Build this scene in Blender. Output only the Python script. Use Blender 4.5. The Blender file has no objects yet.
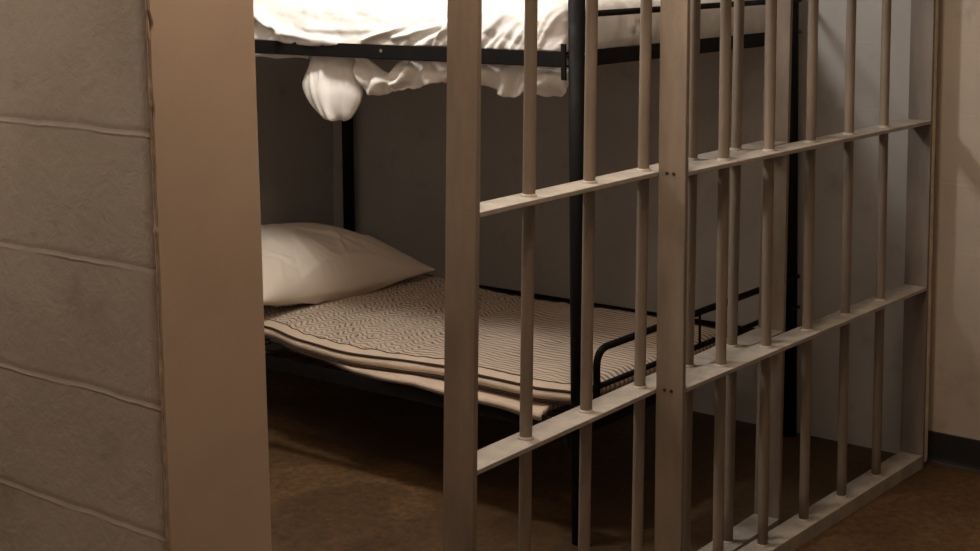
import bpy, bmesh, math, random
from mathutils import Matrix, Vector, Euler, noise
random.seed(7)
scene = bpy.context.scene
C = scene.collection
V = Vector

# ------------------------------------------------------------------ materials
def new_mat(name):
    m = bpy.data.materials.new(name); m.use_nodes = True
    nt = m.node_tree; nt.nodes.clear()
    out = nt.nodes.new('ShaderNodeOutputMaterial'); b = nt.nodes.new('ShaderNodeBsdfPrincipled')
    nt.links.new(b.outputs[0], out.inputs[0])
    return m, nt, b
def N(nt, kind, **kw):
    n = nt.nodes.new(kind)
    for k, v in kw.items():
        if k in n.inputs.keys(): n.inputs[k].default_value = v
        else: setattr(n, k, v)
    return n
def math_node(nt, op, a, b=None, c=None):
    n = nt.nodes.new('ShaderNodeMath'); n.operation = op
    for i, v in enumerate((a, b, c)):
        if v is None: continue
        if hasattr(v, 'links'): nt.links.new(v, n.inputs[i])
        else: n.inputs[i].default_value = v
    return n.outputs[0]
def ramp(nt, fac, stops):
    r = nt.nodes.new('ShaderNodeValToRGB'); nt.links.new(fac, r.inputs[0])
    el = r.color_ramp.elements
    while len(el) > 1: el.remove(el[-1])
    el[0].position = stops[0][0]; el[0].color = (*stops[0][1], 1)
    for p, c in stops[1:]:
        e = el.new(p); e.color = (*c, 1)
    return r.outputs[0]
def coords(nt, scale=(1, 1, 1)):
    t = nt.nodes.new('ShaderNodeTexCoord'); mp = nt.nodes.new('ShaderNodeMapping')
    mp.inputs['Scale'].default_value = scale
    nt.links.new(t.outputs['Object'], mp.inputs[0]); return mp.outputs[0]
def noise_tex(nt, vec, scale, detail=4, rough=.55, dist=0.):
    n = N(nt, 'ShaderNodeTexNoise', Scale=scale, Detail=detail, Roughness=rough, Distortion=dist)
    nt.links.new(vec, n.inputs['Vector']); return n.outputs[0]
def bump(nt, b, h, strength, dist=.01, normal=None):
    n = N(nt, 'ShaderNodeBump', Strength=strength, Distance=dist)
    nt.links.new(h, n.inputs['Height'])
    if normal: nt.links.new(normal, n.inputs['Normal'])
    nt.links.new(n.outputs[0], b.inputs['Normal']); return n.outputs[0]
def mixc(nt, fac, a, b, mode='MIX'):
    n = nt.nodes.new('ShaderNodeMix'); n.data_type = 'RGBA'; n.blend_type = mode
    for i, v in ((0, fac), (6, a), (7, b)):
        if hasattr(v, 'links'): nt.links.new(v, n.inputs[i])
        elif i == 0: n.inputs[0].default_value = v
        else: n.inputs[i].default_value = (*v, 1)
    return n.outputs[2]

def painted_block(name, col, joint_h=0.222, joint_z=.0275, strength=.6, var=.12, rough=.75, vjoint=None):
    """thick painted masonry: flattened courses, pinholes, drips"""
    m, nt, b = new_mat(name)
    v = coords(nt)
    n1 = noise_tex(nt, v, 2.2, 5, .6)
    d = tuple(c * (1 - var) for c in col); l = tuple(min(1, c * (1 + var)) for c in col)
    base = ramp(nt, n1, [(.3, d), (.7, l)])
    n2 = noise_tex(nt, v, 9, 6, .6)
    stain = ramp(nt, n2, [(.28, (.72, .70, .69)), (.42, (1, 1, 1))])
    base = mixc(nt, .6, base, stain, 'MULTIPLY')
    nt.links.new(base, b.inputs['Base Color'])
    b.inputs['Roughness'].default_value = rough
    sep = nt.nodes.new('ShaderNodeSeparateXYZ'); nt.links.new(v, sep.inputs[0])
    wob = noise_tex(nt, v, 3.5, 5, .65)
    z = math_node(nt, 'ADD', sep.outputs[2], math_node(nt, 'MULTIPLY', math_node(nt, 'SUBTRACT', wob, .5), .022))
    z = math_node(nt, 'SUBTRACT', z, joint_z)
    fr = math_node(nt, 'FRACT', math_node(nt, 'ADD', math_node(nt, 'DIVIDE', z, joint_h), .5))     # .5 on the joint
    f = math_node(nt, 'SUBTRACT', .5, math_node(nt, 'ABSOLUTE', math_node(nt, 'SUBTRACT', fr, .5)))
    groove = math_node(nt, 'SMOOTH_MIN', math_node(nt, 'MULTIPLY', math_node(nt, 'SUBTRACT', .5, f), 34.), 1., .5)
    # a thin lip of mortar standing just under each joint
    lip = math_node(nt, 'MAXIMUM', 0., math_node(nt, 'SUBTRACT', 1., math_node(nt, 'MULTIPLY', math_node(nt, 'ABSOLUTE', math_node(nt, 'SUBTRACT', fr, .485)), 60.)))
    # the course under a joint sits slightly proud of the one above
    step = math_node(nt, 'MULTIPLY', math_node(nt, 'SMOOTH_MIN', math_node(nt, 'MULTIPLY', math_node(nt, 'ABSOLUTE', math_node(nt, 'SUBTRACT', fr, .52)), 14.), .5, .3), 1.0)
    breakup = ramp(nt, noise_tex(nt, v, 6, 4), [(.36, (.05,) * 3), (.62, (1,) * 3)])
    lip = math_node(nt, 'MULTIPLY', lip, breakup)
    grain = noise_tex(nt, coords(nt), 60, 6, .7)
    blob = noise_tex(nt, v, 16, 5, .6, .6)
    vor = N(nt, 'ShaderNodeTexVoronoi', Scale=22.); nt.links.new(v, vor.inputs['Vector'])
    pit = math_node(nt, 'MULTIPLY', math_node(nt, 'LESS_THAN', vor.outputs['Distance'], .07), -1.2)
    h = math_node(nt, 'ADD', step, math_node(nt, 'MULTIPLY', lip, .7))
    h = math_node(nt, 'ADD', h, math_node(nt, 'MULTIPLY', grain, .5))
    h = math_node(nt, 'ADD', h, math_node(nt, 'MULTIPLY', blob, 1.3))
    h = math_node(nt, 'ADD', h, pit)
    bump(nt, b, h, strength, .006)
    return m

def painted_steel(name, col, rust=(.22, .11, .05), rough=.5, wear=.35, vert=True):
    m, nt, b = new_mat(name)
    v = coords(nt, (1, 1, .22) if vert else (1, 1, 1))
    n1 = noise_tex(nt, v, 14, 6, .62)
    lo = tuple(c * .72 for c in col); hi = tuple(min(1, c * 1.22) for c in col)
    base = ramp(nt, n1, [(.3, lo), (.55, col), (.75, hi)])
    n2 = noise_tex(nt, coords(nt), 26, 7, .7)
    worn = ramp(nt, n2, [(.60, (0, 0, 0)), (.70, (1, 1, 1))])
    f = math_node(nt, 'MULTIPLY', worn, wear)
    base = mixc(nt, f, base, rust)
    nt.links.new(base, b.inputs['Base Color'])
    b.inputs['Roughness'].default_value = rough
    rr = ramp(nt, n2, [(.3, (rough - .1,) * 3), (.7, (rough + .18,) * 3)])
    nt.links.new(rr, b.inputs['Roughness'])
    h = math_node(nt, 'ADD', math_node(nt, 'MULTIPLY', n1, .8), math_node(nt, 'MULTIPLY', n2, .6))
    bump(nt, b, h, .35, .002)
    return m

def plain(name, col, rough=.6, var=.15, scale=12, bumps=.2, metallic=0):
    m, nt, b = new_mat(name)
    v = coords(nt); n = noise_tex(nt, v, scale, 5, .6)
    nt.links.new(ramp(nt, n, [(.3, tuple(c * (1 - var) for c in col)), (.7, tuple(min(1, c * (1 + var)) for c in col))]), b.inputs['Base Color'])
    b.inputs['Roughness'].default_value = rough; b.inputs['Metallic'].default_value = metallic
    bump(nt, b, noise_tex(nt, v, scale * 6, 4), bumps, .002)
    return m

def floor_mat():
    m, nt, b = new_mat('stained_concrete')
    v = coords(nt)
    a = noise_tex(nt, v, 1.6, 8, .62, .8); c = noise_tex(nt, v, 34, 6, .75)
    base = ramp(nt, a, [(.28, (.038, .020, .008)), (.5, (.086, .046, .017)), (.72, (.165, .092, .036))])
    sp = ramp(nt, c, [(.36, (.40, .36, .32)), (.58, (1.15, 1.1, 1.05))])
    base = mixc(nt, .8, base, sp, 'MULTIPLY')
    nt.links.new(base, b.inputs['Base Color'])
    rr = ramp(nt, a, [(.3, (.5,) * 3), (.7, (.72,) * 3)]); nt.links.new(rr, b.inputs['Roughness'])
    bump(nt, b, c, .25, .003)
    return m

def fabric(name, col, weave=.12, fuzz=0.2, var=.04):
    m, nt, b = new_mat(name)
    v = coords(nt)
    n = noise_tex(nt, v, 5, 4)
    nt.links.new(ramp(nt, n, [(.3, tuple(c * (1 - var) for c in col)), (.7, col)]), b.inputs['Base Color'])
    b.inputs['Roughness'].default_value = .9
    b.inputs['Sheen Weight'].default_value = fuzz * .3
    h = math_node(nt, 'ADD', math_node(nt, 'MULTIPLY', noise_tex(nt, v, 320, 2), .35), noise_tex(nt, v, 22, 5, .6, .5))
    bump(nt, b, h, weave * 2, .006)
    return m

def ticking():
    """beige mattress ticking: thin brown stripes along the bed, herringbone pucker towards the head"""
    m, nt, b = new_mat('striped_ticking')
    v = coords(nt)
    sep = nt.nodes.new('ShaderNodeSeparateXYZ'); nt.links.new(v, sep.inputs[0])
    x, y = sep.outputs[0], sep.outputs[1]
    warp = math_node(nt, 'MULTIPLY', math_node(nt, 'SUBTRACT', noise_tex(nt, v, 3.2, 3), .5), .05)
    zone = math_node(nt, 'ADD', y, math_node(nt, 'MULTIPLY', math_node(nt, 'SUBTRACT', noise_tex(nt, v, 2.6, 3), .5), .55))
    zmask = N(nt, 'ShaderNodeMapRange'); nt.links.new(zone, zmask.inputs[0])
    zmask.inputs[1].default_value = .60; zmask.inputs[2].default_value = .85
    ys = math_node(nt, 'ADD', y, math_node(nt, 'MULTIPLY', noise_tex(nt, v, 13, 4), .085))
    tri = math_node(nt, 'PINGPONG', math_node(nt, 'MULTIPLY', ys, 1.0), .028)
    zig = math_node(nt, 'MULTIPLY', math_node(nt, 'MULTIPLY', tri, .85), zmask.outputs[0])
    pk = math_node(nt, 'MULTIPLY', math_node(nt, 'SUBTRACT', noise_tex(nt, v, 34, 3), .5), math_node(nt, 'MULTIPLY_ADD', zmask.outputs[0], .013, .005))
    xs = math_node(nt, 'ADD', math_node(nt, 'ADD', math_node(nt, 'ADD', x, warp), zig), pk)
    s = math_node(nt, 'FRACT', math_node(nt, 'DIVIDE', xs, .0225))
    line = math_node(nt, 'ABSOLUTE', math_node(nt, 'SUBTRACT', s, .5))      # 0 on the line
    lm = N(nt, 'ShaderNodeMapRange'); nt.links.new(line, lm.inputs[0])
    lm.inputs[1].default_value = .12; lm.inputs[2].default_value = .24; lm.inputs[3].default_value = 1; lm.inputs[4].default_value = 0
    fade = ramp(nt, noise_tex(nt, v, 6, 4), [(.3, (.55,) * 3), (.7, (1,) * 3)])
    k = math_node(nt, 'MULTIPLY', lm.outputs[0], fade)
    col = mixc(nt, k, (.60, .48, .375), (.11, .068, .048))
    nt.links.new(col, b.inputs['Base Color']); b.inputs['Roughness'].default_value = .9
    b.inputs['Sheen Weight'].default_value = .15
    h = math_node(nt, 'ADD', noise_tex(nt, v, 30, 4), math_node(nt, 'MULTIPLY', noise_tex(nt, v, 300, 2), .3))
    bump(nt, b, h, .3, .004)
    return m

M = dict(
    wall_out=painted_block('grey_brown_block_paint', (.39, .33, .275), strength=.5),
    wall_side=painted_block('beige_plaster_paint', (.42, .355, .295), strength=.12, var=.10),
    wall_cell=painted_block('cell_grey_paint', (.395, .375, .355), strength=.10, var=.08),
    jamb=plain('tan_jamb_paint', (.47, .365, .28), .55, .07, 5, .12),
    caulk=plain('old_caulk', (.42, .31, .22), .8, .3, 40),
    trim=plain('yellowed_caulk_trim', (.90, .78, .60), .7, .2, 30),
    base=plain('black_rubber_baseboard', (.012, .011, .011), .5, .1, 20, .05),
    bars=painted_steel('taupe_bar_paint', (.215, .168, .128)),
    sill=painted_steel('worn_toplit_sill_paint', (.35, .31, .265), rust=(.26, .14, .07), wear=.55, vert=False),  # worn paint on crossbars and sills, colour lightened to suggest overhead light
    black=painted_steel('black_bunk_enamel', (.006, .0055, .005), rust=(.03, .022, .016), rough=.62, wear=.2),
    bolt=plain('dark_bolt_steel', (.05, .04, .03), .5, .2, 60, .1, .6),
    boltl=plain('bare_bolt_steel', (.45, .42, .38), .4, .2, 60, .1, .8),
    ceiling=plain('off_white_ceiling_paint', (.55, .5, .44), .9, .05, 4, .1),
    floor=floor_mat(),
    sheet=fabric('white_cotton_sheet', (.80, .77, .73)),
    pillow=fabric('cream_pillowcase', (.70, .61, .52), weave=.10),
    tick=ticking(),
    band=fabric('beige_mattress_border', (.60, .47, .355), weave=.15, var=.12),
    piping=fabric('dark_brown_piping', (.035, .02, .013), weave=.1),
    endplate=painted_steel('dark_frame_paint', (.17, .14, .12)),
)
M['black'].node_tree.nodes['Principled BSDF'].inputs['Specular IOR Level'].default_value = .14

# ------------------------------------------------------------------ mesh helpers
def link(name, me, mat, parent=None, smooth=False, mats=None):
    o = bpy.data.objects.new(name, me); C.objects.link(o)
    for m_ in (mats or [mat]): me.materials.append(m_)
    if parent is not None: o.parent = parent
    if smooth:
        for p in me.polygons: p.use_smooth = True
    return o
def from_bm(name, bm, mat, parent=None, smooth=False, mats=None):
    bmesh.ops.recalc_face_normals(bm, faces=bm.faces[:])
    me = bpy.data.meshes.new(name); bm.to_mesh(me); bm.free()
    return link(name, me, mat, parent, smooth, mats)
def add_box(bm, lo, hi, bev=0., seg=2, mtx=None):
    t = bmesh.new(); bmesh.ops.create_cube(t, size=1)
    for v in t.verts:
        v.co = V((lo[i] + (v.co[i] + .5) * (hi[i] - lo[i]) for i in range(3)))
    if bev: bmesh.ops.bevel(t, geom=t.edges[:], offset=bev, segments=seg, affect='EDGES', profile=.5)
    if mtx is not None: bmesh.ops.transform(t, matrix=mtx, verts=t.verts[:])
    me = bpy.data.meshes.new('t'); t.to_mesh(me); t.free(); bm.from_mesh(me); bpy.data.meshes.remove(me)
def add_tube(bm, pts, r, seg=14, cap=True):
    pts = [V(p) for p in pts]; rings = []
    up = None
    for i, p in enumerate(pts):
        a = pts[max(i - 1, 0)]; b = pts[min(i + 1, len(pts) - 1)]
        d = (b - a).normalized()
        if up is None:
            up = d.orthogonal().normalized()
        up = (up - d * up.dot(d)).normalized(); s = d.cross(up)
        rr = r[i] if isinstance(r, (list, tuple)) else r
        rings.append([bm.verts.new(p + (up * math.cos(t) + s * math.sin(t)) * rr) for t in [2 * math.pi * k / seg for k in range(seg)]])
    for A, B in zip(rings, rings[1:]):
        for k in range(seg): bm.faces.new((A[k], A[(k + 1) % seg], B[(k + 1) % seg], B[k]))
    if cap: bm.faces.new(rings[0][::-1]); bm.faces.new(rings[-1])
def grid(bm, nu, nv, f, mat_index=None):
    g = [[bm.verts.new(f(i / nu, j / nv)) for j in range(nv + 1)] for i in range(nu + 1)]
    for i in range(nu):
        for j in range(nv):
            fc = bm.faces.new((g[i][j], g[i + 1][j], g[i + 1][j + 1], g[i][j + 1]))
            if mat_index is not None: fc.material_index = mat_index(i / nu, j / nv)
    return g
def round_path(pts, rad, n=6):
    """polyline with rounded corners"""
    pts = [V(p) for p in pts]; out = [pts[0]]
    for a, b, c in zip(pts, pts[1:], pts[2:]):
        u = (a - b).normalized(); w = (c - b).normalized()
        p0 = b + u * rad; p1 = b + w * rad
        for k in range(n + 1):
            t = k / n; out.append(p0 * (1 - t) ** 2 + b * 2 * t * (1 - t) + p1 * t ** 2)
    out.append(pts[-1]); return out
def sstep(a, b, x):
    t = max(0., min(1., (x - a) / (b - a))); return t * t * (3 - 2 * t)
def thing(name, label, cat, loc=(0, 0, 0), rot=(0, 0, 0), group=None):
    o = bpy.data.objects.new(name, None); C.objects.link(o); o.empty_display_size = .1
    o.location = loc; o.rotation_euler = rot
    o['label'] = label; o['category'] = cat
    if group: o['group'] = group
    return o
def struct(name, bm, mat, label=None, cat=None, smooth=False):
    o = from_bm(name, bm, mat, smooth=smooth); o['kind'] = 'structure'
    if label: o['label'] = label
    if cat: o['category'] = cat
    return o

# ------------------------------------------------------------------ the setting
W = 4.829      # plane of the right-hand wall
YB = 4.615     # back wall
HC = 2.75      # ceiling
def box_struct(name, lo, hi, mat, label, cat):
    bm = bmesh.new(); add_box(bm, lo, hi); return struct(name, bm, mat, label, cat)
box_struct('floor', (-1.6, -1.7, -.1), (W + .2, YB + .2, 0), M['floor'], 'mottled brown stained concrete floor running from corridor into the cell', 'floor')
box_struct('ceiling', (-1.6, -1.7, HC), (W + .2, YB + .2, HC + .1), M['ceiling'], 'plain ceiling above cell and corridor', 'ceiling')
box_struct('wall_right', (W, -1.7, 0), (W + .2, 1.966, HC), M['wall_side'], 'beige painted corridor wall to the right of the bars', 'wall')
box_struct('wall_cell', (W + .002, 1.966, 0), (W + .2, YB + .2, HC), M['wall_cell'], 'grey painted cell wall alongside the bunk bed', 'wall')
box_struct('wall_back', (-1.6, YB, 0), (W + .002, YB + .2, HC), M['wall_cell'], 'dark grey cell wall behind the pillow end of the bunk', 'wall')
box_struct('wall_corridor', (-1.8, -1.7, 0), (-1.6, YB, HC), M['wall_side'], 'corridor wall to the far left', 'wall')
box_struct('wall_front', (-1.6, -1.9, 0), (W + .2, -1.7, HC), M['wall_side'], 'corridor wall opposite the cell', 'wall')

# left pier: a thick painted block wall that leans a hair, its end capped by a steel jamb
PX = lambda z: 1.6575 - .0325 * z       # left face
QX = lambda z: 1.8830 - .0340 * z       # right face
bm = bmesh.new()
nz = 60; ny = 60
def left_face(u, v):
    y = 1.936 + u * (YB - 1.936); z = v * HC
    d = .004 * noise.noise(V((0, y * 2.2, z * 2.2))) + .0015 * noise.noise(V((3, y * 9, z * 9)))
    return V((PX(z) - d * sstep(1.936, 2.0, y), y, z))
g1 = grid(bm, 90, 90, left_face)
g2 = grid(bm, 6, 90, lambda u, v: V((QX(v * HC), 1.936 + u * (YB - 1.936), v * HC)))
for j in range(90):
    bm.faces.new((g1[0][j], g1[0][j + 1], g2[0][j + 1], g2[0][j]))
struct('wall_left', bm, M['wall_out'], 'rough grey-brown painted block wall in the left foreground', 'wall', smooth=True)

bm = bmesh.new()       # steel jamb plate, slightly dented edge, wrapping round the opening side
nj = 120
def jamb_ring(z):
    e = .0012 * noise.noise(V((1, 2, z * 14))) + .0010 * noise.noise(V((5, 2, z * 50)))
    chip = .006 * math.exp(-((z - 1.535) / .007) ** 2) + .003 * math.exp(-((z - 1.40) / .006) ** 2)
    l = PX(z) - .0005 + e + chip; r = QX(z) + .004
    dent = .0015 * noise.noise(V((7, 1, z * 3)))
    y0 = 1.930 + dent
    return [V((l, 1.938, z)), V((l, y0 + .002, z)), V((l + .002, y0, z)), V(((l + r) / 2, y0 - dent * .4, z)), V((r - .005, y0, z)), V((r, y0 + .005, z)), V((r, 2.13, z)), V((r - .004, 2.13, z)), V((r - .004, 1.938, z))]
prev = None
for k in range(nj + 1):
    ring = [bm.verts.new(p) for p in jamb_ring(HC * k / nj)]
    if prev:
        for i in range(len(ring)):
            bm.faces.new((prev[i], prev[(i + 1) % len(ring)], ring[(i + 1) % len(ring)], ring[i]))
    prev = ring
jamb = struct('trim_1', bm, M['jamb'], 'smooth tan painted steel jamb capping the end of the left block wall', 'door jamb')
bm = bmesh.new()       # cracked caulk along the joint
zs = [HC * k / 500 for k in range(501)]
pts = [V((PX(z) - .0006, 1.9345, z)) for z in zs]
rad = [max(.0006, .0022 + .003 * noise.noise(V((9, 4, z * 22))) + .0018 * noise.noise(V((2, 4, z * 70)))) for z in zs]
add_tube(bm, pts, rad, 6)
ck = from_bm('caulk_bead', bm, M['caulk'], jamb, True); ck['label'] = 'cracked caulk line with chipped paint'; ck['kind'] = 'structure'

# right-hand end of the bars: strip of trim against the wall
bm = bmesh.new()
prev = None
for k in range(101):
    z = 2.50 * k / 100
    x0 = 4.755 + .004 * (z - .5); e = .002 * noise.noise(V((1, 8, z * 9)))
    ring = [bm.verts.new(p) for p in (V((x0, 1.952 + e, z)), V((x0 + .004, 1.949 + e, z)), V((W - .002, 1.949 - e, z)), V((W + .001, 1.952, z)), V((W + .001, 1.99, z)), V((x0, 1.99, z)))]
    if prev:
        for i in range(6): bm.faces.new((prev[i], prev[(i + 1) % 6], ring[(i + 1) % 6], ring[i]))
    prev = ring
struct('trim_2', bm, M['trim'], 'pale caulked trim strip where the bars meet the right wall', 'trim')
bm = bmesh.new()       # black cove base, outside only
sec = [(W - .012, 0), (W - .006, .006), (W - .0035, .016), (W - .003, .098), (W - .0015, .101), (W + .001, .101), (W + .001, 0)]
a = [bm.verts.new((x, -1.7, z)) for x, z in sec]; b_ = [bm.verts.new((x, 1.948, z)) for x, z in sec]
for i in range(len(sec)): bm.faces.new((a[i], a[(i + 1) % len(sec)], b_[(i + 1) % len(sec)], b_[i]))
bm.faces.new(a); bm.faces.new(b_[::-1])
struct('baseboard_right', bm, M['base'], 'black rubber baseboard along the beige wall at lower right', 'baseboard')
# lintel over the bars (out of frame, carries the bars)
box_struct('trim_3', (1.80, 1.925, 2.502), (W, 2.14, HC), M['wall_side'], 'header wall above the cell bars', 'wall')

# ------------------------------------------------------------------ bars
RT = .011      # crossbar thickness
RZ = (.592, 1.1245, 1.657, 2.19, 2.49)
def bar_mesh(x, y, z0, z1, r=.0142):
    bm = bmesh.new()
    pts = []; n = 30
    for k in range(n + 1):
        z = z0 + (z1 - z0) * k / n
        pts.append((x + .0009 * noise.noise(V((x * 7, 1, z * 2))), y, z))
    add_tube(bm, pts, r, 18)
    return bm
def weld(bm, x, y, z, r):
    add_tube(bm, [(x, y, z - .0005), (x, y, z + .003), (x, y, z + .006)], [r + .005, r + .0035, r], 16, False)
def flat(x0, x1, yc, dep, z0, z1, bev=.0015):
    bm = bmesh.new(); add_box(bm, (x0, yc - dep / 2, z0), (x1, yc + dep / 2, z1), bev); return bm

fx = thing('bar_grille', 'fixed section of taupe steel cell bars on the right, reaching the beige wall', 'cell bars', (3.245, 1.966, 0))
FI = Matrix.Translation((-3.245, -1.966, 0))
def fpart(name, bm, mat, smooth=False, parent=fx):
    bmesh.ops.transform(bm, matrix=FI, verts=bm.verts[:]); return from_bm(name, bm, mat, parent, smooth)
FY, FD = 1.966, .076
XC, XE = 3.245, 4.744
fpart('post', flat(XC - .0075, XC + .0075, FY, FD, 0, 2.50), M['bars'])
fpart('post', flat(XE - .0075, XE + .0075, FY, FD, 0, 2.50), M['endplate'])
for z in RZ:
    bm = flat(XC + .0075, XE - .0075, FY, FD, z - RT, z)
    for k in range(5): weld(bm, 3.4895 + .2442 * k, FY, z, .0142)
    fpart('crossbar', bm, M['sill'])
bm = bmesh.new(); add_box(bm, (XC + .0075, FY - FD / 2 + .001, 0), (XE - .0075, FY + FD / 2 - .001, .0435), .002)
for k in range(5): weld(bm, 3.4895 + .2442 * k, FY, .0435, .0142)
fpart('sill', bm, M['sill'])
for k in range(5):
    fpart('bar', bar_mesh(3.4895 + .2442 * k, FY, .043, 2.49), M['bars'], True)
for z in (1.117, .582):
    for dy in (.013, -.006):
        bm = bmesh.new(); add_tube(bm, [(XC - .0075, FY + dy, z), (XC - .0095, FY + dy, z)], .0042, 12)
        fpart('bolt', bm, M['bolt'])

# the sliding gate, pushed part way open behind the fixed section
DA = .045; DX, DY = 2.481, 2.009
DZ = (.580, 1.119, 1.657, 2.19, 2.47)      # the sliding gate hangs a touch lower than the fixed bars
LEAN = .013
dr = thing('cell_door', 'barred steel cell door slid partly open, its leading post standing free beside the gap', 'cell door', (DX, DY, 0), (0, 0, DA))
SD, DD = .2510, .078
L6 = SD * 6
from_bm('post', flat(-.0005, .0145, 0, DD, .001, 2.485), M['bars'], dr)
from_bm('post', flat(L6 - .0075, L6 + .0075, 0, DD, .001, 2.485), M['bars'], dr)
for z in DZ:
    zz = z
    bm = flat(.0145, L6 - .0075, 0, DD, zz - RT, zz)
    for k in range(1, 6): weld(bm, SD * k, 0, zz, .0142)
    from_bm('crossbar', bm, M['sill'], dr)
bm = bmesh.new(); add_box(bm, (.0145, -DD / 2, .001), (L6 - .0075, DD / 2, .034), .002)
for k in range(1, 6): weld(bm, SD * k, 0, .034, .0142)
from_bm('bottom_rail', bm, M['sill'], dr)
for k in range(1, 6):
    from_bm('bar', bar_mesh(SD * k, 0, .033, 2.47), M['bars'], dr, True)
for o_ in dr.children:
    for v_ in o_.data.vertices: v_.co.x += LEAN * (v_.co.z - 1.25)

# ------------------------------------------------------------------ bunk bed
BO = V((3.530, 2.428, 0)); BW, BL = 1.262, 2.05
BR = Euler((-.0097, -.0093, 0))
bed = thing('bunk_bed', 'black tubular steel bunk bed standing against the grey wall behind the bars', 'bunk bed', BO, BR)
def bp(name, bm, mat=None, smooth=False, parent=None):
    return from_bm(name, bm, mat or M['black'], parent or bed, smooth)
def zfloor(x, y): return -(x * .0093 - y * .0097)
for x, y in ((0, 0), (BW, 0), (0, BL), (BW, BL)):
    bm = bmesh.new(); add_tube(bm, [(x, y, zfloor(x, y) + .001), (x, y, 1.70)], .024, 20)
    p = bp('post', bm, smooth=True)
    bm = bmesh.new(); add_tube(bm, [(x, y, 1.695), (x, y, 1.705), (x, y, 1.712)], [.026, .026, .018], 20)
    bp('post_cap', bm, M['bolt'], True, p)
def rails(z0, h, parts, w=.004):
    z = z0
    # angle iron long rails and end rails
    for x, s in ((-.020, 1), (BW + .020, -1)):
        bm = bmesh.new(); z = z0 - (.014 if s < 0 and h == .045 else 0)
        add_box(bm, (min(x, x + s * w), .026, z - h), (max(x, x + s * w), BL - .026, z), .001)
        add_box(bm, (min(x, x + s * .035), .026, z - h), (max(x, x + s * .035), BL - .026, z - h + w), .001)
        bp('side_rail', bm)
    z = z0
    for y, s in ((-.006, 1), (BL + .006, -1)):
        bm = bmesh.new()
        add_box(bm, (.026, min(y, y + s * w), z - h), (BW - .026, max(y, y + s * w), z), .001)
        add_box(bm, (.026, min(y, y + s * .03), z - h), (BW - .026, max(y, y + s * .03), z - h + w), .001)
        bp('end_rail', bm)
    # link-wire deck
    bm = bmesh.new()
    for k in range(1, 22):
        y = BL * k / 22
        add_tube(bm, [(-.012, y, z - h * .5), (BW + .012, y, z - h * .5)], .0022, 6)
    for k in range(1, 13):
        x = BW * k / 13
        add_tube(bm, [(x, .0, z - h * .5 - .001), (x, BL, z - h * .5 - .001)], .0022, 6)
    bp('wire_deck', bm)
ZL, ZU = .352, 1.380
rails(ZL, .045, 'lower'); rails(ZU, .043, 'upper')
# foot loops: lower one an arched tube with a straight bar, upper one a straight tube
def loop(y, zb, zt, x0=.055, x1=BW, r=.0105, zstart=None):
    bm = bmesh.new(); zs_ = zb if zstart is None else zstart
    add_tube(bm, round_path([(x0, y, zs_), (x0, y, zt), (x1, y, zt)], .055, 10), r, 14)
    return bm
bp('foot_loop', loop(-.022, .34, .543), smooth=True)
bm = bmesh.new(); add_tube(bm, [(.02, -.022, .437), (BW, -.022, .437)], .0085, 12); bp('foot_bar', bm, smooth=True)
bm = bmesh.new(); add_tube(bm, [(.62, -.022, .437), (.62, -.022, .543)], .004, 10); bp('foot_upright', bm, smooth=True)
bm = bmesh.new(); add_tube(bm, [(.01, -.030, 1.483), (BW, -.030, 1.483)], .009, 12); bp('foot_bar', bm, smooth=True)
bm = bmesh.new(); add_tube(bm, [(.01, BL + .028, 1.483), (BW, BL + .028, 1.483)], .009, 12); bp('head_bar', bm, smooth=True)
# brackets and bolts at the corners
for x, sx in ((0, -1), (BW, 1)):
    for y, sy in ((0, 1), (BL, -1)):
        for z, h in ((ZL, .045), (ZU, .043)):
            bm = bmesh.new()
            yy = sorted((y + sy * .020, y + sy * .036)); xx = sorted((x + sx * .020, x + sx * .0275))
            add_box(bm, (xx[0], yy[0], z - h - .035), (xx[1], yy[1], z + .022), .002)
            br = bp('bracket', bm)
        for z in (1.484, 1.375, .543, .437):
            if sy < 0: continue
            bm = bmesh.new(); add_tube(bm, [(x + .008, y - .022, z), (x + .008, y - .031, z)], .0065, 8)
            b2 = bp('bolt', bm, M['boltl'] if (z == 1.375 and sx < 0) else M['bolt'])
for yb, zb in ((.70, 1.362),):
    bm = bmesh.new(); add_tube(bm, [(-.020, yb, zb), (-.0225, yb, zb)], .005, 10); bp('rivet', bm, M['boltl'])
bm = bmesh.new(); add_tube(bm, [(BW - .046, -.022, .50), (BW - .046, -.022, .535)], .012, 10); bp('clamp', bm, M['black'])
bm = bmesh.new(); add_tube(bm, [(BW - .046, -.022, .40), (BW - .046, -.022, .43)], .012, 10); bp('clamp', bm, M['black'])

# ------------------------------------------------------------------ upper sheet over its mattress
sh = thing('bed_sheet', 'rumpled white sheet over the top bunk mattress, its edge drooping below the black rail', 'sheet', BO, BR)
X0, X1, Y0, Y1, Z0, Z1 = -.004, BW - .05, .040, BL - .05, 1.372, 1.512
def ridge(p, a, b, w):
    """distance based fold from a to b in (y,z) of the side face, fades at both ends"""
    d = V(b) - V(a); L = d.length; d /= L
    q = V(p) - V(a); t = q.dot(d) / L; n = abs(q.x * d.y - q.y * d.x)
    if t < -.15 or t > 1.15: return 0.
    return math.exp(-(n / w) ** 2) * sstep(-.15, .1, t) * (1 - sstep(.75, 1.15, t))
folds = []
rnd = random.Random(3)
for k in range(17):      # fan of creases rising towards the head from the near corner
    y = .05 + k * .036 + rnd.uniform(-.010, .010)
    folds.append(((y, 1.376), (y + rnd.uniform(-.03, .01) - .05 - .006 * k, 1.376 + rnd.uniform(.06, .13)), rnd.uniform(.005, .009), rnd.uniform(.006, .013)))
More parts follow.
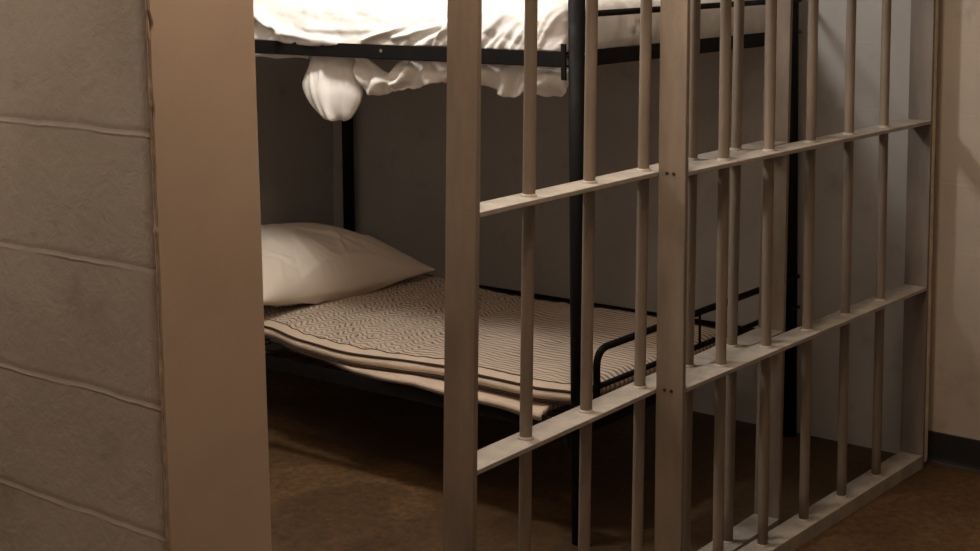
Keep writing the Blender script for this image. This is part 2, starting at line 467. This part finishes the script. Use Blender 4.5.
for k in range(26):      # small crumples past the swag
    y = 1.10 + k * .033 + rnd.uniform(-.02, .02)
    z = 1.380 + rnd.uniform(0, .075); a_ = rnd.uniform(-.6, 2.2); L_ = rnd.uniform(.03, .10)
    folds.append(((y, z), (y + L_ * math.cos(a_), z + L_ * math.sin(a_) * .7), rnd.uniform(.006, .012), rnd.uniform(.010, .022)))
# the heavy fold that sweeps down from the top towards the rail and up again
folds += [((1.27, 1.475), (1.10, 1.405), .012, .026), ((1.10, 1.405), (.86, 1.385), .009, .016), ((.78, 1.392), (.60, 1.440), .008, .020), ((.66, 1.400), (.42, 1.455), .009, .016), ((1.24, 1.46), (1.30, 1.385), .012, .022), ((1.02, 1.42), (.70, 1.425), .012, .009)]
def sheet_point(P, n):
    """P on the rounded box, n its outward normal"""
    if n.z < 0 and n.xy.length > .2:      # below the shoulder the cloth hangs straight
        o_ = n.xy.normalized()
        k_ = .060 * (1 - n.xy.length)
        P = P + V((o_.x, o_.y, 0)) * k_; n = V((o_.x, o_.y, 0))
    x, y, z = P
    side = max(0., -n.x); end = max(0., -n.y); top = max(0., n.z)
    d = .004 * noise.noise(V((x * 6, y * 6, z * 6))) * 2
    d += .0035 * abs(noise.noise(V((x * 16, y * 16, z * 10))))
    if side > .05:
        s = 0
        d += side * .009 * abs(noise.noise(V((y * 11 + z * 9, z * 22 - y * 4, 7)))) + side * .004 * abs(noise.noise(V((y * 30 + z * 20, z * 40, 2))))
        for a, b, w, h in folds: s += h * ridge((y, z), a, b, w)
        d += side * min(s, .035)
        # smooth heavy swag that laps over the rail about half way along
        sw = math.exp(-((y - .98) / .15) ** 2)
        d += side * sw * .016 * (1 - sstep(1.40, 1.5, z))
        hem = -.012 * sw + .006 * noise.noise(V((y * 7, 2, 1)))
        z += hem * (1 - sstep(1.372, 1.41, z))
    if end > .05:
        s = 0
        for k, xx in enumerate((.12, .19, .24, .31, .40, .47, .58, .70, .84, .98, 1.1)):
            s += (.008 if k % 3 else .014) * ridge((x, z), (xx, 1.375), (xx - .05 + .03 * (k % 4), 1.49), .006)
        d += end * s
    if top > .3:
        d += top * .012 * noise.noise(V((x * 3, y * 2.4, 5))) 
        d += top * .010 * abs(noise.noise(V((x * 5 + y * 3, y * 5 - x * 2, 2))))
    return V((x, y, z)) + n * d
def rounded_grid_box(lo, hi, r, step, fn):
    """closed rounded box with a dense even grid, fn(P, normal) -> final point"""
    bm = bmesh.new(); cache = {}
    dims = [max(2, int(round((hi[i] - lo[i]) / step[i]))) for i in range(3)]
    def vert(i, j, k):
        key = (i, j, k)
        if key in cache: return cache[key]
        p = V((lo[a] + (hi[a] - lo[a]) * (i, j, k)[a] / dims[a] for a in range(3)))
        c = V((min(max(p[a], lo[a] + r), hi[a] - r) for a in range(3)))
        n = p - c
        # spread the corner samples evenly round the arc
        n = V((math.tan(max(-1, min(1, n[a] / r)) * math.pi / 4) for a in range(3)))
        n = n.normalized() if n.length > 1e-9 else V((0, 0, 1))
        cache[key] = bm.verts.new(fn(c + n * r, n)); return cache[key]
    nx, ny_, nz_ = dims
    for i in range(nx):
        for j in range(ny_):
            bm.faces.new([vert(*q) for q in ((i, j, nz_), (i + 1, j, nz_), (i + 1, j + 1, nz_), (i, j + 1, nz_))])
            bm.faces.new([vert(*q) for q in ((i, j, 0), (i, j + 1, 0), (i + 1, j + 1, 0), (i + 1, j, 0))])
    for i in range(nx):
        for k in range(nz_):
            bm.faces.new([vert(*q) for q in ((i, 0, k), (i + 1, 0, k), (i + 1, 0, k + 1), (i, 0, k + 1))])
            bm.faces.new([vert(*q) for q in ((i, ny_, k), (i, ny_, k + 1), (i + 1, ny_, k + 1), (i + 1, ny_, k))])
    for j in range(ny_):
        for k in range(nz_):
            bm.faces.new([vert(*q) for q in ((0, j, k), (0, j, k + 1), (0, j + 1, k + 1), (0, j + 1, k))])
            bm.faces.new([vert(*q) for q in ((nx, j, k), (nx, j + 1, k), (nx, j + 1, k + 1), (nx, j, k + 1))])
    return bm
bm = rounded_grid_box((X0, Y0, Z0 + .003), (X1, Y1, Z1), .060, (.016, .0065, .006), sheet_point)
from_bm('sheet_cover', bm, M['sheet'], sh, True)

# drooping part 1: a pouch of cloth hanging under the rail
bm = bmesh.new()
prof = [(1.352, .088, .948, .033), (1.318, .090, .948, .036), (1.290, .096, .950, .040), (1.262, .108, .952, .044), (1.238, .117, .952, .047), (1.214, .114, .950, .048), (1.190, .100, .946, .045), (1.168, .080, .940, .040), (1.150, .062, .934, .034), (1.137, .044, .930, .026), (1.130, .020, .928, .013)]
def interp(pr, t):
    f = t * (len(pr) - 1); i = min(int(f), len(pr) - 2); f -= i
    g = lambda k: V(pr[max(0, min(k, len(pr) - 1))])
    a, b, c, d = [list(pr[max(0, min(k, len(pr) - 1))]) for k in (i - 1, i, i + 1, i + 2)]
    return [b[q] + .5 * f * (c[q] - a[q] + f * (2 * a[q] - 5 * b[q] + 4 * c[q] - d[q] + f * (3 * (b[q] - c[q]) + d[q] - a[q]))) for q in range(4)]
prev = None; NS = 96
for k in range(49):
    z, hw, yc, hx = interp(prof, k / 48)
    ring = []
    for q in range(NS):
        t = 2 * math.pi * q / NS
        amp = sstep(0, .25, k / 48) * .4 + .6
        fold = 1 + amp * (.05 * math.cos(4 * t + 1.1 + k * .02) + .045 * abs(math.cos(5.5 * t + 2.1 - k * .012)) + .03 * abs(math.cos(10 * t + .4 + k * .01)))
        # deep valley a bit right of the middle on the front
        cy, cx = math.cos(t), math.sin(t)
        y = yc + .030 + hw * 1.04 * cy * (1 + .3 * (fold - 1)); x = .062 - hx * cx * fold
        if cx > 0: x += (.014 * sstep(.02, -.05, cy) - .006) * cx * sstep(0, .3, k / 48)
        x += .004 * noise.noise(V((y * 20, z * 14, 1)))
        if cx > 0: x -= cx * sstep(0, .3, k / 48) * (.012 * math.exp(-((y - .975 - .15 * (z - 1.24)) / .007) ** 2) + .007 * math.exp(-((y - 1.02 - .3 * (z - 1.24)) / .006) ** 2) + .006 * math.exp(-((y - .90 + .2 * (z - 1.24)) / .008) ** 2))
        ring.append(bm.verts.new((x, y, z + .002 * math.cos(3 * t))))
    if prev:
        for q in range(NS): bm.faces.new((prev[q], prev[(q + 1) % NS], ring[(q + 1) % NS], ring[q]))
    prev = ring
bm.faces.new(prev)
from_bm('hanging_pouch', bm, M['sheet'], sh, True)
# drooping part 2: loose swag running along to the near corner
bm = bmesh.new()
bot = [(.850, 1.275), (.835, 1.238), (.80, 1.220), (.75, 1.224), (.70, 1.238), (.63, 1.246), (.56, 1.264), (.46, 1.276), (.36, 1.270), (.30, 1.245), (.235, 1.240), (.20, 1.262), (.13, 1.246), (.075, 1.258), (.06, 1.275), (.03, 1.300)]
topc = [(.852, 1.345), (.835, 1.345), (.81, 1.335), (.79, 1.315), (.76, 1.292), (.72, 1.292), (.68, 1.33), (.60, 1.35), (.46, 1.35), (.36, 1.35), (.30, 1.35), (.235, 1.35), (.20, 1.35), (.13, 1.35), (.06, 1.35), (.0275, 1.35)]
def lerp_list(L_, t):
    f = t * (len(L_) - 1); i = min(int(f), len(L_) - 2); f -= i; f = f
    a, b, c, d = [L_[max(0, min(k, len(L_) - 1))] for k in (i - 1, i, i + 1, i + 2)]
    return [b[q] + .5 * f * (c[q] - a[q] + f * (2 * a[q] - 5 * b[q] + 4 * c[q] - d[q] + f * (3 * (b[q] - c[q]) + d[q] - a[q]))) for q in range(2)]
def swag(u, v):
    b = lerp_list(bot, u); t = lerp_list(topc, u)
    y = b[0] * (1 - v) + t[0] * v; z = b[1] * (1 - v) + t[1] * v
    x = .045 - .030 * math.sin(math.pi * min(1, v * 1.1)) * .6
    z += (1 - v) * .006 * noise.noise(V((y * 45, 3, 1)))
    x += .012 * math.sin(y * 62 + v * 3.5 + 3 * noise.noise(V((y * 6, v * 2, 0)))) + .007 * math.sin(v * 7 + y * 20) + .008 * noise.noise(V((y * 14, v * 3, 4)))
    return V((x, y, z))
grid(bm, 220, 26, swag)
o = from_bm('hanging_swag', bm, M['sheet'], sh, True)
md = o.modifiers.new('s', 'SOLIDIFY'); md.thickness = .004; md.offset = 0
# strip of the same cloth just showing under the rail towards the head
bm = bmesh.new()
grid(bm, 120, 8, lambda u, v: V((.03 + .006 * math.sin(u * 40) , 1.05 + u * .9, 1.322 + .006 * noise.noise(V((u * 9, 0, 0))) + v * .03)))
o = from_bm('hanging_edge', bm, M['sheet'], sh, True)
md = o.modifiers.new('s', 'SOLIDIFY'); md.thickness = .003

# ------------------------------------------------------------------ lower mattress
MO = BO + V((0, 0, 0))
mt = thing('mattress', 'thin beige mattress with brown stripes lying on the lower bunk', 'mattress', MO, BR)
def front_x(y):       # front edge of the mattress, local
    pts_ = [(0.03, .036), (.16, .006), (.33, .010), (.50, .034), (.66, .030), (.87, .022), (1.12, .040), (1.32, .076), (1.6, .085), (2.0, .085)]
    for (a, b), (c, d) in zip(pts_, pts_[1:]):
        if y <= c: t = max(0, (y - a) / (c - a)); t = t * t * (3 - 2 * t); return b + (d - b) * t
    return pts_[-1][1]
def back_x(y): return .900 + .110 * y / 1.4 if y < 1.4 else 1.01
def top_z(y): return .424 - .010 * math.exp(-((y - .95) / .25) ** 2) + .004 * math.sin(y * 5) 
def thick(y): return .048
TY0, TY1 = .028, 1.96
NYm, NXm = 260, 110
def mat_point(u, v, which):
    """u along length, v across, with rounded border"""
    y = TY0 + (TY1 - TY0) * u
    x = front_x(y) + (back_x(y) - front_x(y)) * v
    e = min(u * (TY1 - TY0), (1 - u) * (TY1 - TY0), v * .88, (1 - v) * .88)
    rnd_ = sstep(0, .03, e)
    if which == 'top':
        z = top_z(y) - .010 * (1 - rnd_)
        z += .0022 * noise.noise(V((x * 26, y * 26, 1))) * rnd_
        z += .0045 * noise.noise(V((x * 7, y * 5, 3))) * rnd_
        z += .003 * math.sin(y * 75 + 8 * noise.noise(V((x * 5, y * 2, 0)))) * rnd_ * sstep(.4, .7, y) * .6
        z -= .008 * math.exp(-((y - (1.38 + .25 * x)) / .05) ** 2) * rnd_
    else:
        z = top_z(y) - thick(y) + .006 * (1 - rnd_)
    return V((x, y, z))
bm = bmesh.new()
gt = grid(bm, NYm, NXm, lambda u, v: mat_point(u, v, 'top'), lambda u, v: 1 if v < .040 else 0)
gb = grid(bm, NYm, 4, lambda u, v: mat_point(u, v, 'bot'), lambda u, v: 1)
from_bm('ticking_cover', bm, None, mt, True, [M['tick'], M['band']])
# border walls bulging outwards; the foot end carries its own upright stripes
def side_strip(path, outward, name, mat, nv=8, bulge=.010):
    bm = bmesh.new()
    n = len(path) - 1
    def f(u, v):
        i = int(round(u * n)); T, B_ = path[i]
        p = T * (1 - v) + B_ * v
        return p + outward * (bulge * math.sin(math.pi * v) + .003 * noise.noise(V((p.x * 12, p.y * 12, p.z * 12))))
    grid(bm, n, nv, f)
    return from_bm(name, bm, mat, mt, True)
fp = [(mat_point(k / 200, 0, 'top'), mat_point(k / 200, 0, 'bot')) for k in range(201)]
side_strip(fp, V((-1, 0, 0)), 'side_border', M['band'])
side_strip([(mat_point(k / 200, 1, 'top'), mat_point(k / 200, 1, 'bot')) for k in range(201)], V((1, 0, 0)), 'side_border', M['band'])
ep = [(mat_point(0, k / 120, 'top'), mat_point(0, k / 120, 'bot')) for k in range(121)]
o = side_strip(ep, V((0, -1, 0)), 'end_border', M['tick']); o['label'] = 'mattress end with upright brown stripes'
side_strip([(mat_point(1, k / 120, 'top'), mat_point(1, k / 120, 'bot')) for k in range(121)], V((0, 1, 0)), 'end_border', M['tick'])
for key, dz, r in (('top', .001, .0042), ('bot', .0, .0042)):
    bm = bmesh.new()
    path = [mat_point(1 - k / 200, 0, key) for k in range(201)] + [mat_point(0, k / 60, key) for k in range(1, 61)] + [mat_point(k / 100, 1, key) for k in range(1, 101)]
    path = [p + V((-.003 if i < 201 else 0, -.003 if 200 < i < 261 else 0, dz)) for i, p in enumerate(path)]
    add_tube(bm, path, r, 8)
    o = from_bm('piping', bm, M['piping'], mt, True); o['label'] = 'dark brown piping'
# thin row of piping just inside the edge on the top
bm = bmesh.new()
path = []
for k in range(201):
    p = mat_point(1 - k / 200, .042, 'top'); path.append(p + V((0, 0, .0008)))
add_tube(bm, path, .0018, 6); o = from_bm('edge_stitching', bm, M['piping'], mt, True)

# second thin layer sagging out from below the mattress over the rail
pad = thing('mattress_pad', 'thin cream pad peeking out under the striped mattress near the black corner post', 'pad', MO, BR)
def padp(u, v, zo):
    y = .115 + u * 1.20
    # v: 0 at the inner edge .. 1 at the drooping outer lip
    xin = front_x(y) + .30
    s = 1 - sstep(1.05, .65, y)
    xo = min(front_x(y) - .001, -.024) * (1 - s) + (front_x(y) + .012) * s
    x = xin + (xo - xin) * v
    lip = max(0, (v - .86) / .14)
    droop = (.007 + .007 * math.sin(y * 6 + 1) + .003 * math.sin(y * 17)) * (1 - s)
    z = .371 - droop * lip ** 1.5 - zo
    z = min(z, top_z(y) - .051 - zo)
    z -= .003 * noise.noise(V((x * 9, y * 9, 2)))
    return V((x, y, z))
bm = bmesh.new()
PT = lambda u: .019 - .010 * u
ga = grid(bm, 160, 50, lambda u, v: padp(u, v, 0)); gb2 = grid(bm, 160, 50, lambda u, v: padp(u, v, PT(u)))
for i in range(160):
    bm.faces.new((ga[i][50], ga[i + 1][50], gb2[i + 1][50], gb2[i][50]))
    bm.faces.new((ga[i][0], ga[i + 1][0], gb2[i + 1][0], gb2[i][0]))
for j in range(50):
    f_ = bm.faces.new((ga[0][j], ga[0][j + 1], gb2[0][j + 1], gb2[0][j])); f_.material_index = 1
    bm.faces.new((ga[160][j], ga[160][j + 1], gb2[160][j + 1], gb2[160][j]))
from_bm('pad_cover', bm, None, pad, True, [M['band'], M['tick']])
bm = bmesh.new(); add_tube(bm, [padp(k / 160, 1, PT(k / 160) * .9) + V((-.002, 0, 0)) for k in range(161)], .0030, 8)
o = from_bm('piping', bm, M['piping'], pad, True); o['label'] = 'dark brown piping'

# ------------------------------------------------------------------ pillow
pl = bmesh.new()
PW, PD, PH = .456, .30, .128
def pil(u, v, sgn):
    a = u * 2 - 1; b = v * 2 - 1
    # pulled-in sides between the four pointed corners
    px = a * PW * (1 - .07 * (1 - b * b) * abs(a) ** 3); py = b * PD * (1 - .09 * (1 - a * a) * abs(b) ** 3)
    h = (max(0, 1 - abs(a - .03) ** 2.7)) ** .78 * (max(0, 1 - abs(b) ** 2.8)) ** .55
    z = sgn * PH * h * (1.22 if sgn > 0 else .55)
    z += .016 * noise.noise(V((px * 5, py * 5, 1))) * h * (1 if sgn > 0 else .3)
    c = 0
    for (cx, cy, ang, L_, w_, k_) in creases:
        dx, dy = px - cx, py - cy; t = dx * math.cos(ang) + dy * math.sin(ang); n_ = -dx * math.sin(ang) + dy * math.cos(ang) + .25 * t * t / L_
        c += k_ * math.exp(-(n_ / w_) ** 2 - (t / L_) ** 2)
    z += sgn * c * min(1, h * 2.2)
    return V((px, py, z + .012 * a * a * b * b))
rp = random.Random(11)
creases = [(rp.uniform(-.40, .40), rp.uniform(-.26, -.02), rp.uniform(.9, 2.5), rp.uniform(.05, .12), rp.uniform(.006, .014), rp.uniform(-.004, .005)) for k in range(46)]
creases += [(.10, -.10, 2.2, .16, .02, .010), (.22, -.12, 1.9, .12, .014, -.008), (-.1, -.16, 1.4, .12, .016, .006), (0, -.235, .05, .35, .012, .012)]
for sgn in (1, -1):
    grid(pl, 150, 100, lambda u, v: pil(u, v, sgn))
bmesh.ops.remove_doubles(pl, verts=pl.verts[:], dist=.0004)
po = from_bm('pillow', pl, M['pillow'], None, True)
po.location = (4.008, 4.045, .488); po.rotation_euler = Euler((math.radians(5), math.radians(1.5), math.radians(-2)))
po['label'] = 'plump cream pillow at the far end of the lower striped mattress'; po['category'] = 'pillow'

# ------------------------------------------------------------------ light
def lamp(name, loc, energy, col, size):
    l = bpy.data.lights.new(name, 'POINT'); l.energy = energy; l.color = col; l.shadow_soft_size = size
    o = bpy.data.objects.new(name, l); C.objects.link(o); o.location = loc; return o
lamp('corridor_lamp', (1.86, 1.56, 2.42), 24, (1, .76, .55), .09)
lamp('door_lamp', (2.78, 1.85, 2.40), 33, (1, .83, .66), .08)
lamp('side_fill', (.55, 2.9, 2.40), 33, (1, .85, .70), .2)  # added fill, no visible source, brightens the left block wall
lamp('cell_lamp', (2.95, 3.0, 2.25), 58, (1, .96, .91), .12)
lamp('corridor_far_fill', (.2, -.7, 2.0), 14, (1, .88, .74), .3)  # soft fill added behind the camera to lift the wall under the upper bunk
w = bpy.data.worlds.new('world'); scene.world = w; w.use_nodes = True
w.node_tree.nodes['Background'].inputs[0].default_value = (.9, .8, .7, 1)
w.node_tree.nodes['Background'].inputs[1].default_value = .02

# ------------------------------------------------------------------ camera
cd = bpy.data.cameras.new('camera'); co = bpy.data.objects.new('camera', cd); C.objects.link(co)
F, CY, YAW, PIT, ROL = 1567.5, 74.85, .6623, .078, .0029
fw = V((math.cos(YAW) * math.cos(PIT), math.sin(YAW) * math.cos(PIT), -math.sin(PIT)))
r = fw.cross(V((0, 0, 1))).normalized(); u = r.cross(fw)
r2 = r * math.cos(ROL) + u * math.sin(ROL); u2 = u * math.cos(ROL) - r * math.sin(ROL)
m = Matrix((r2, u2, -fw)).transposed().to_4x4(); m.translation = V((0, 0, 1.65))
co.matrix_world = m
cd.sensor_width = 36; cd.lens = 36 * F / 980; cd.shift_y = -(275.5 - CY) / 980
cd.clip_start = .05
scene.camera = co
vs = scene.view_settings
vs.view_transform = 'Standard'; vs.look = 'None'; vs.exposure = 0; vs.gamma = 1; vs.use_curve_mapping = False
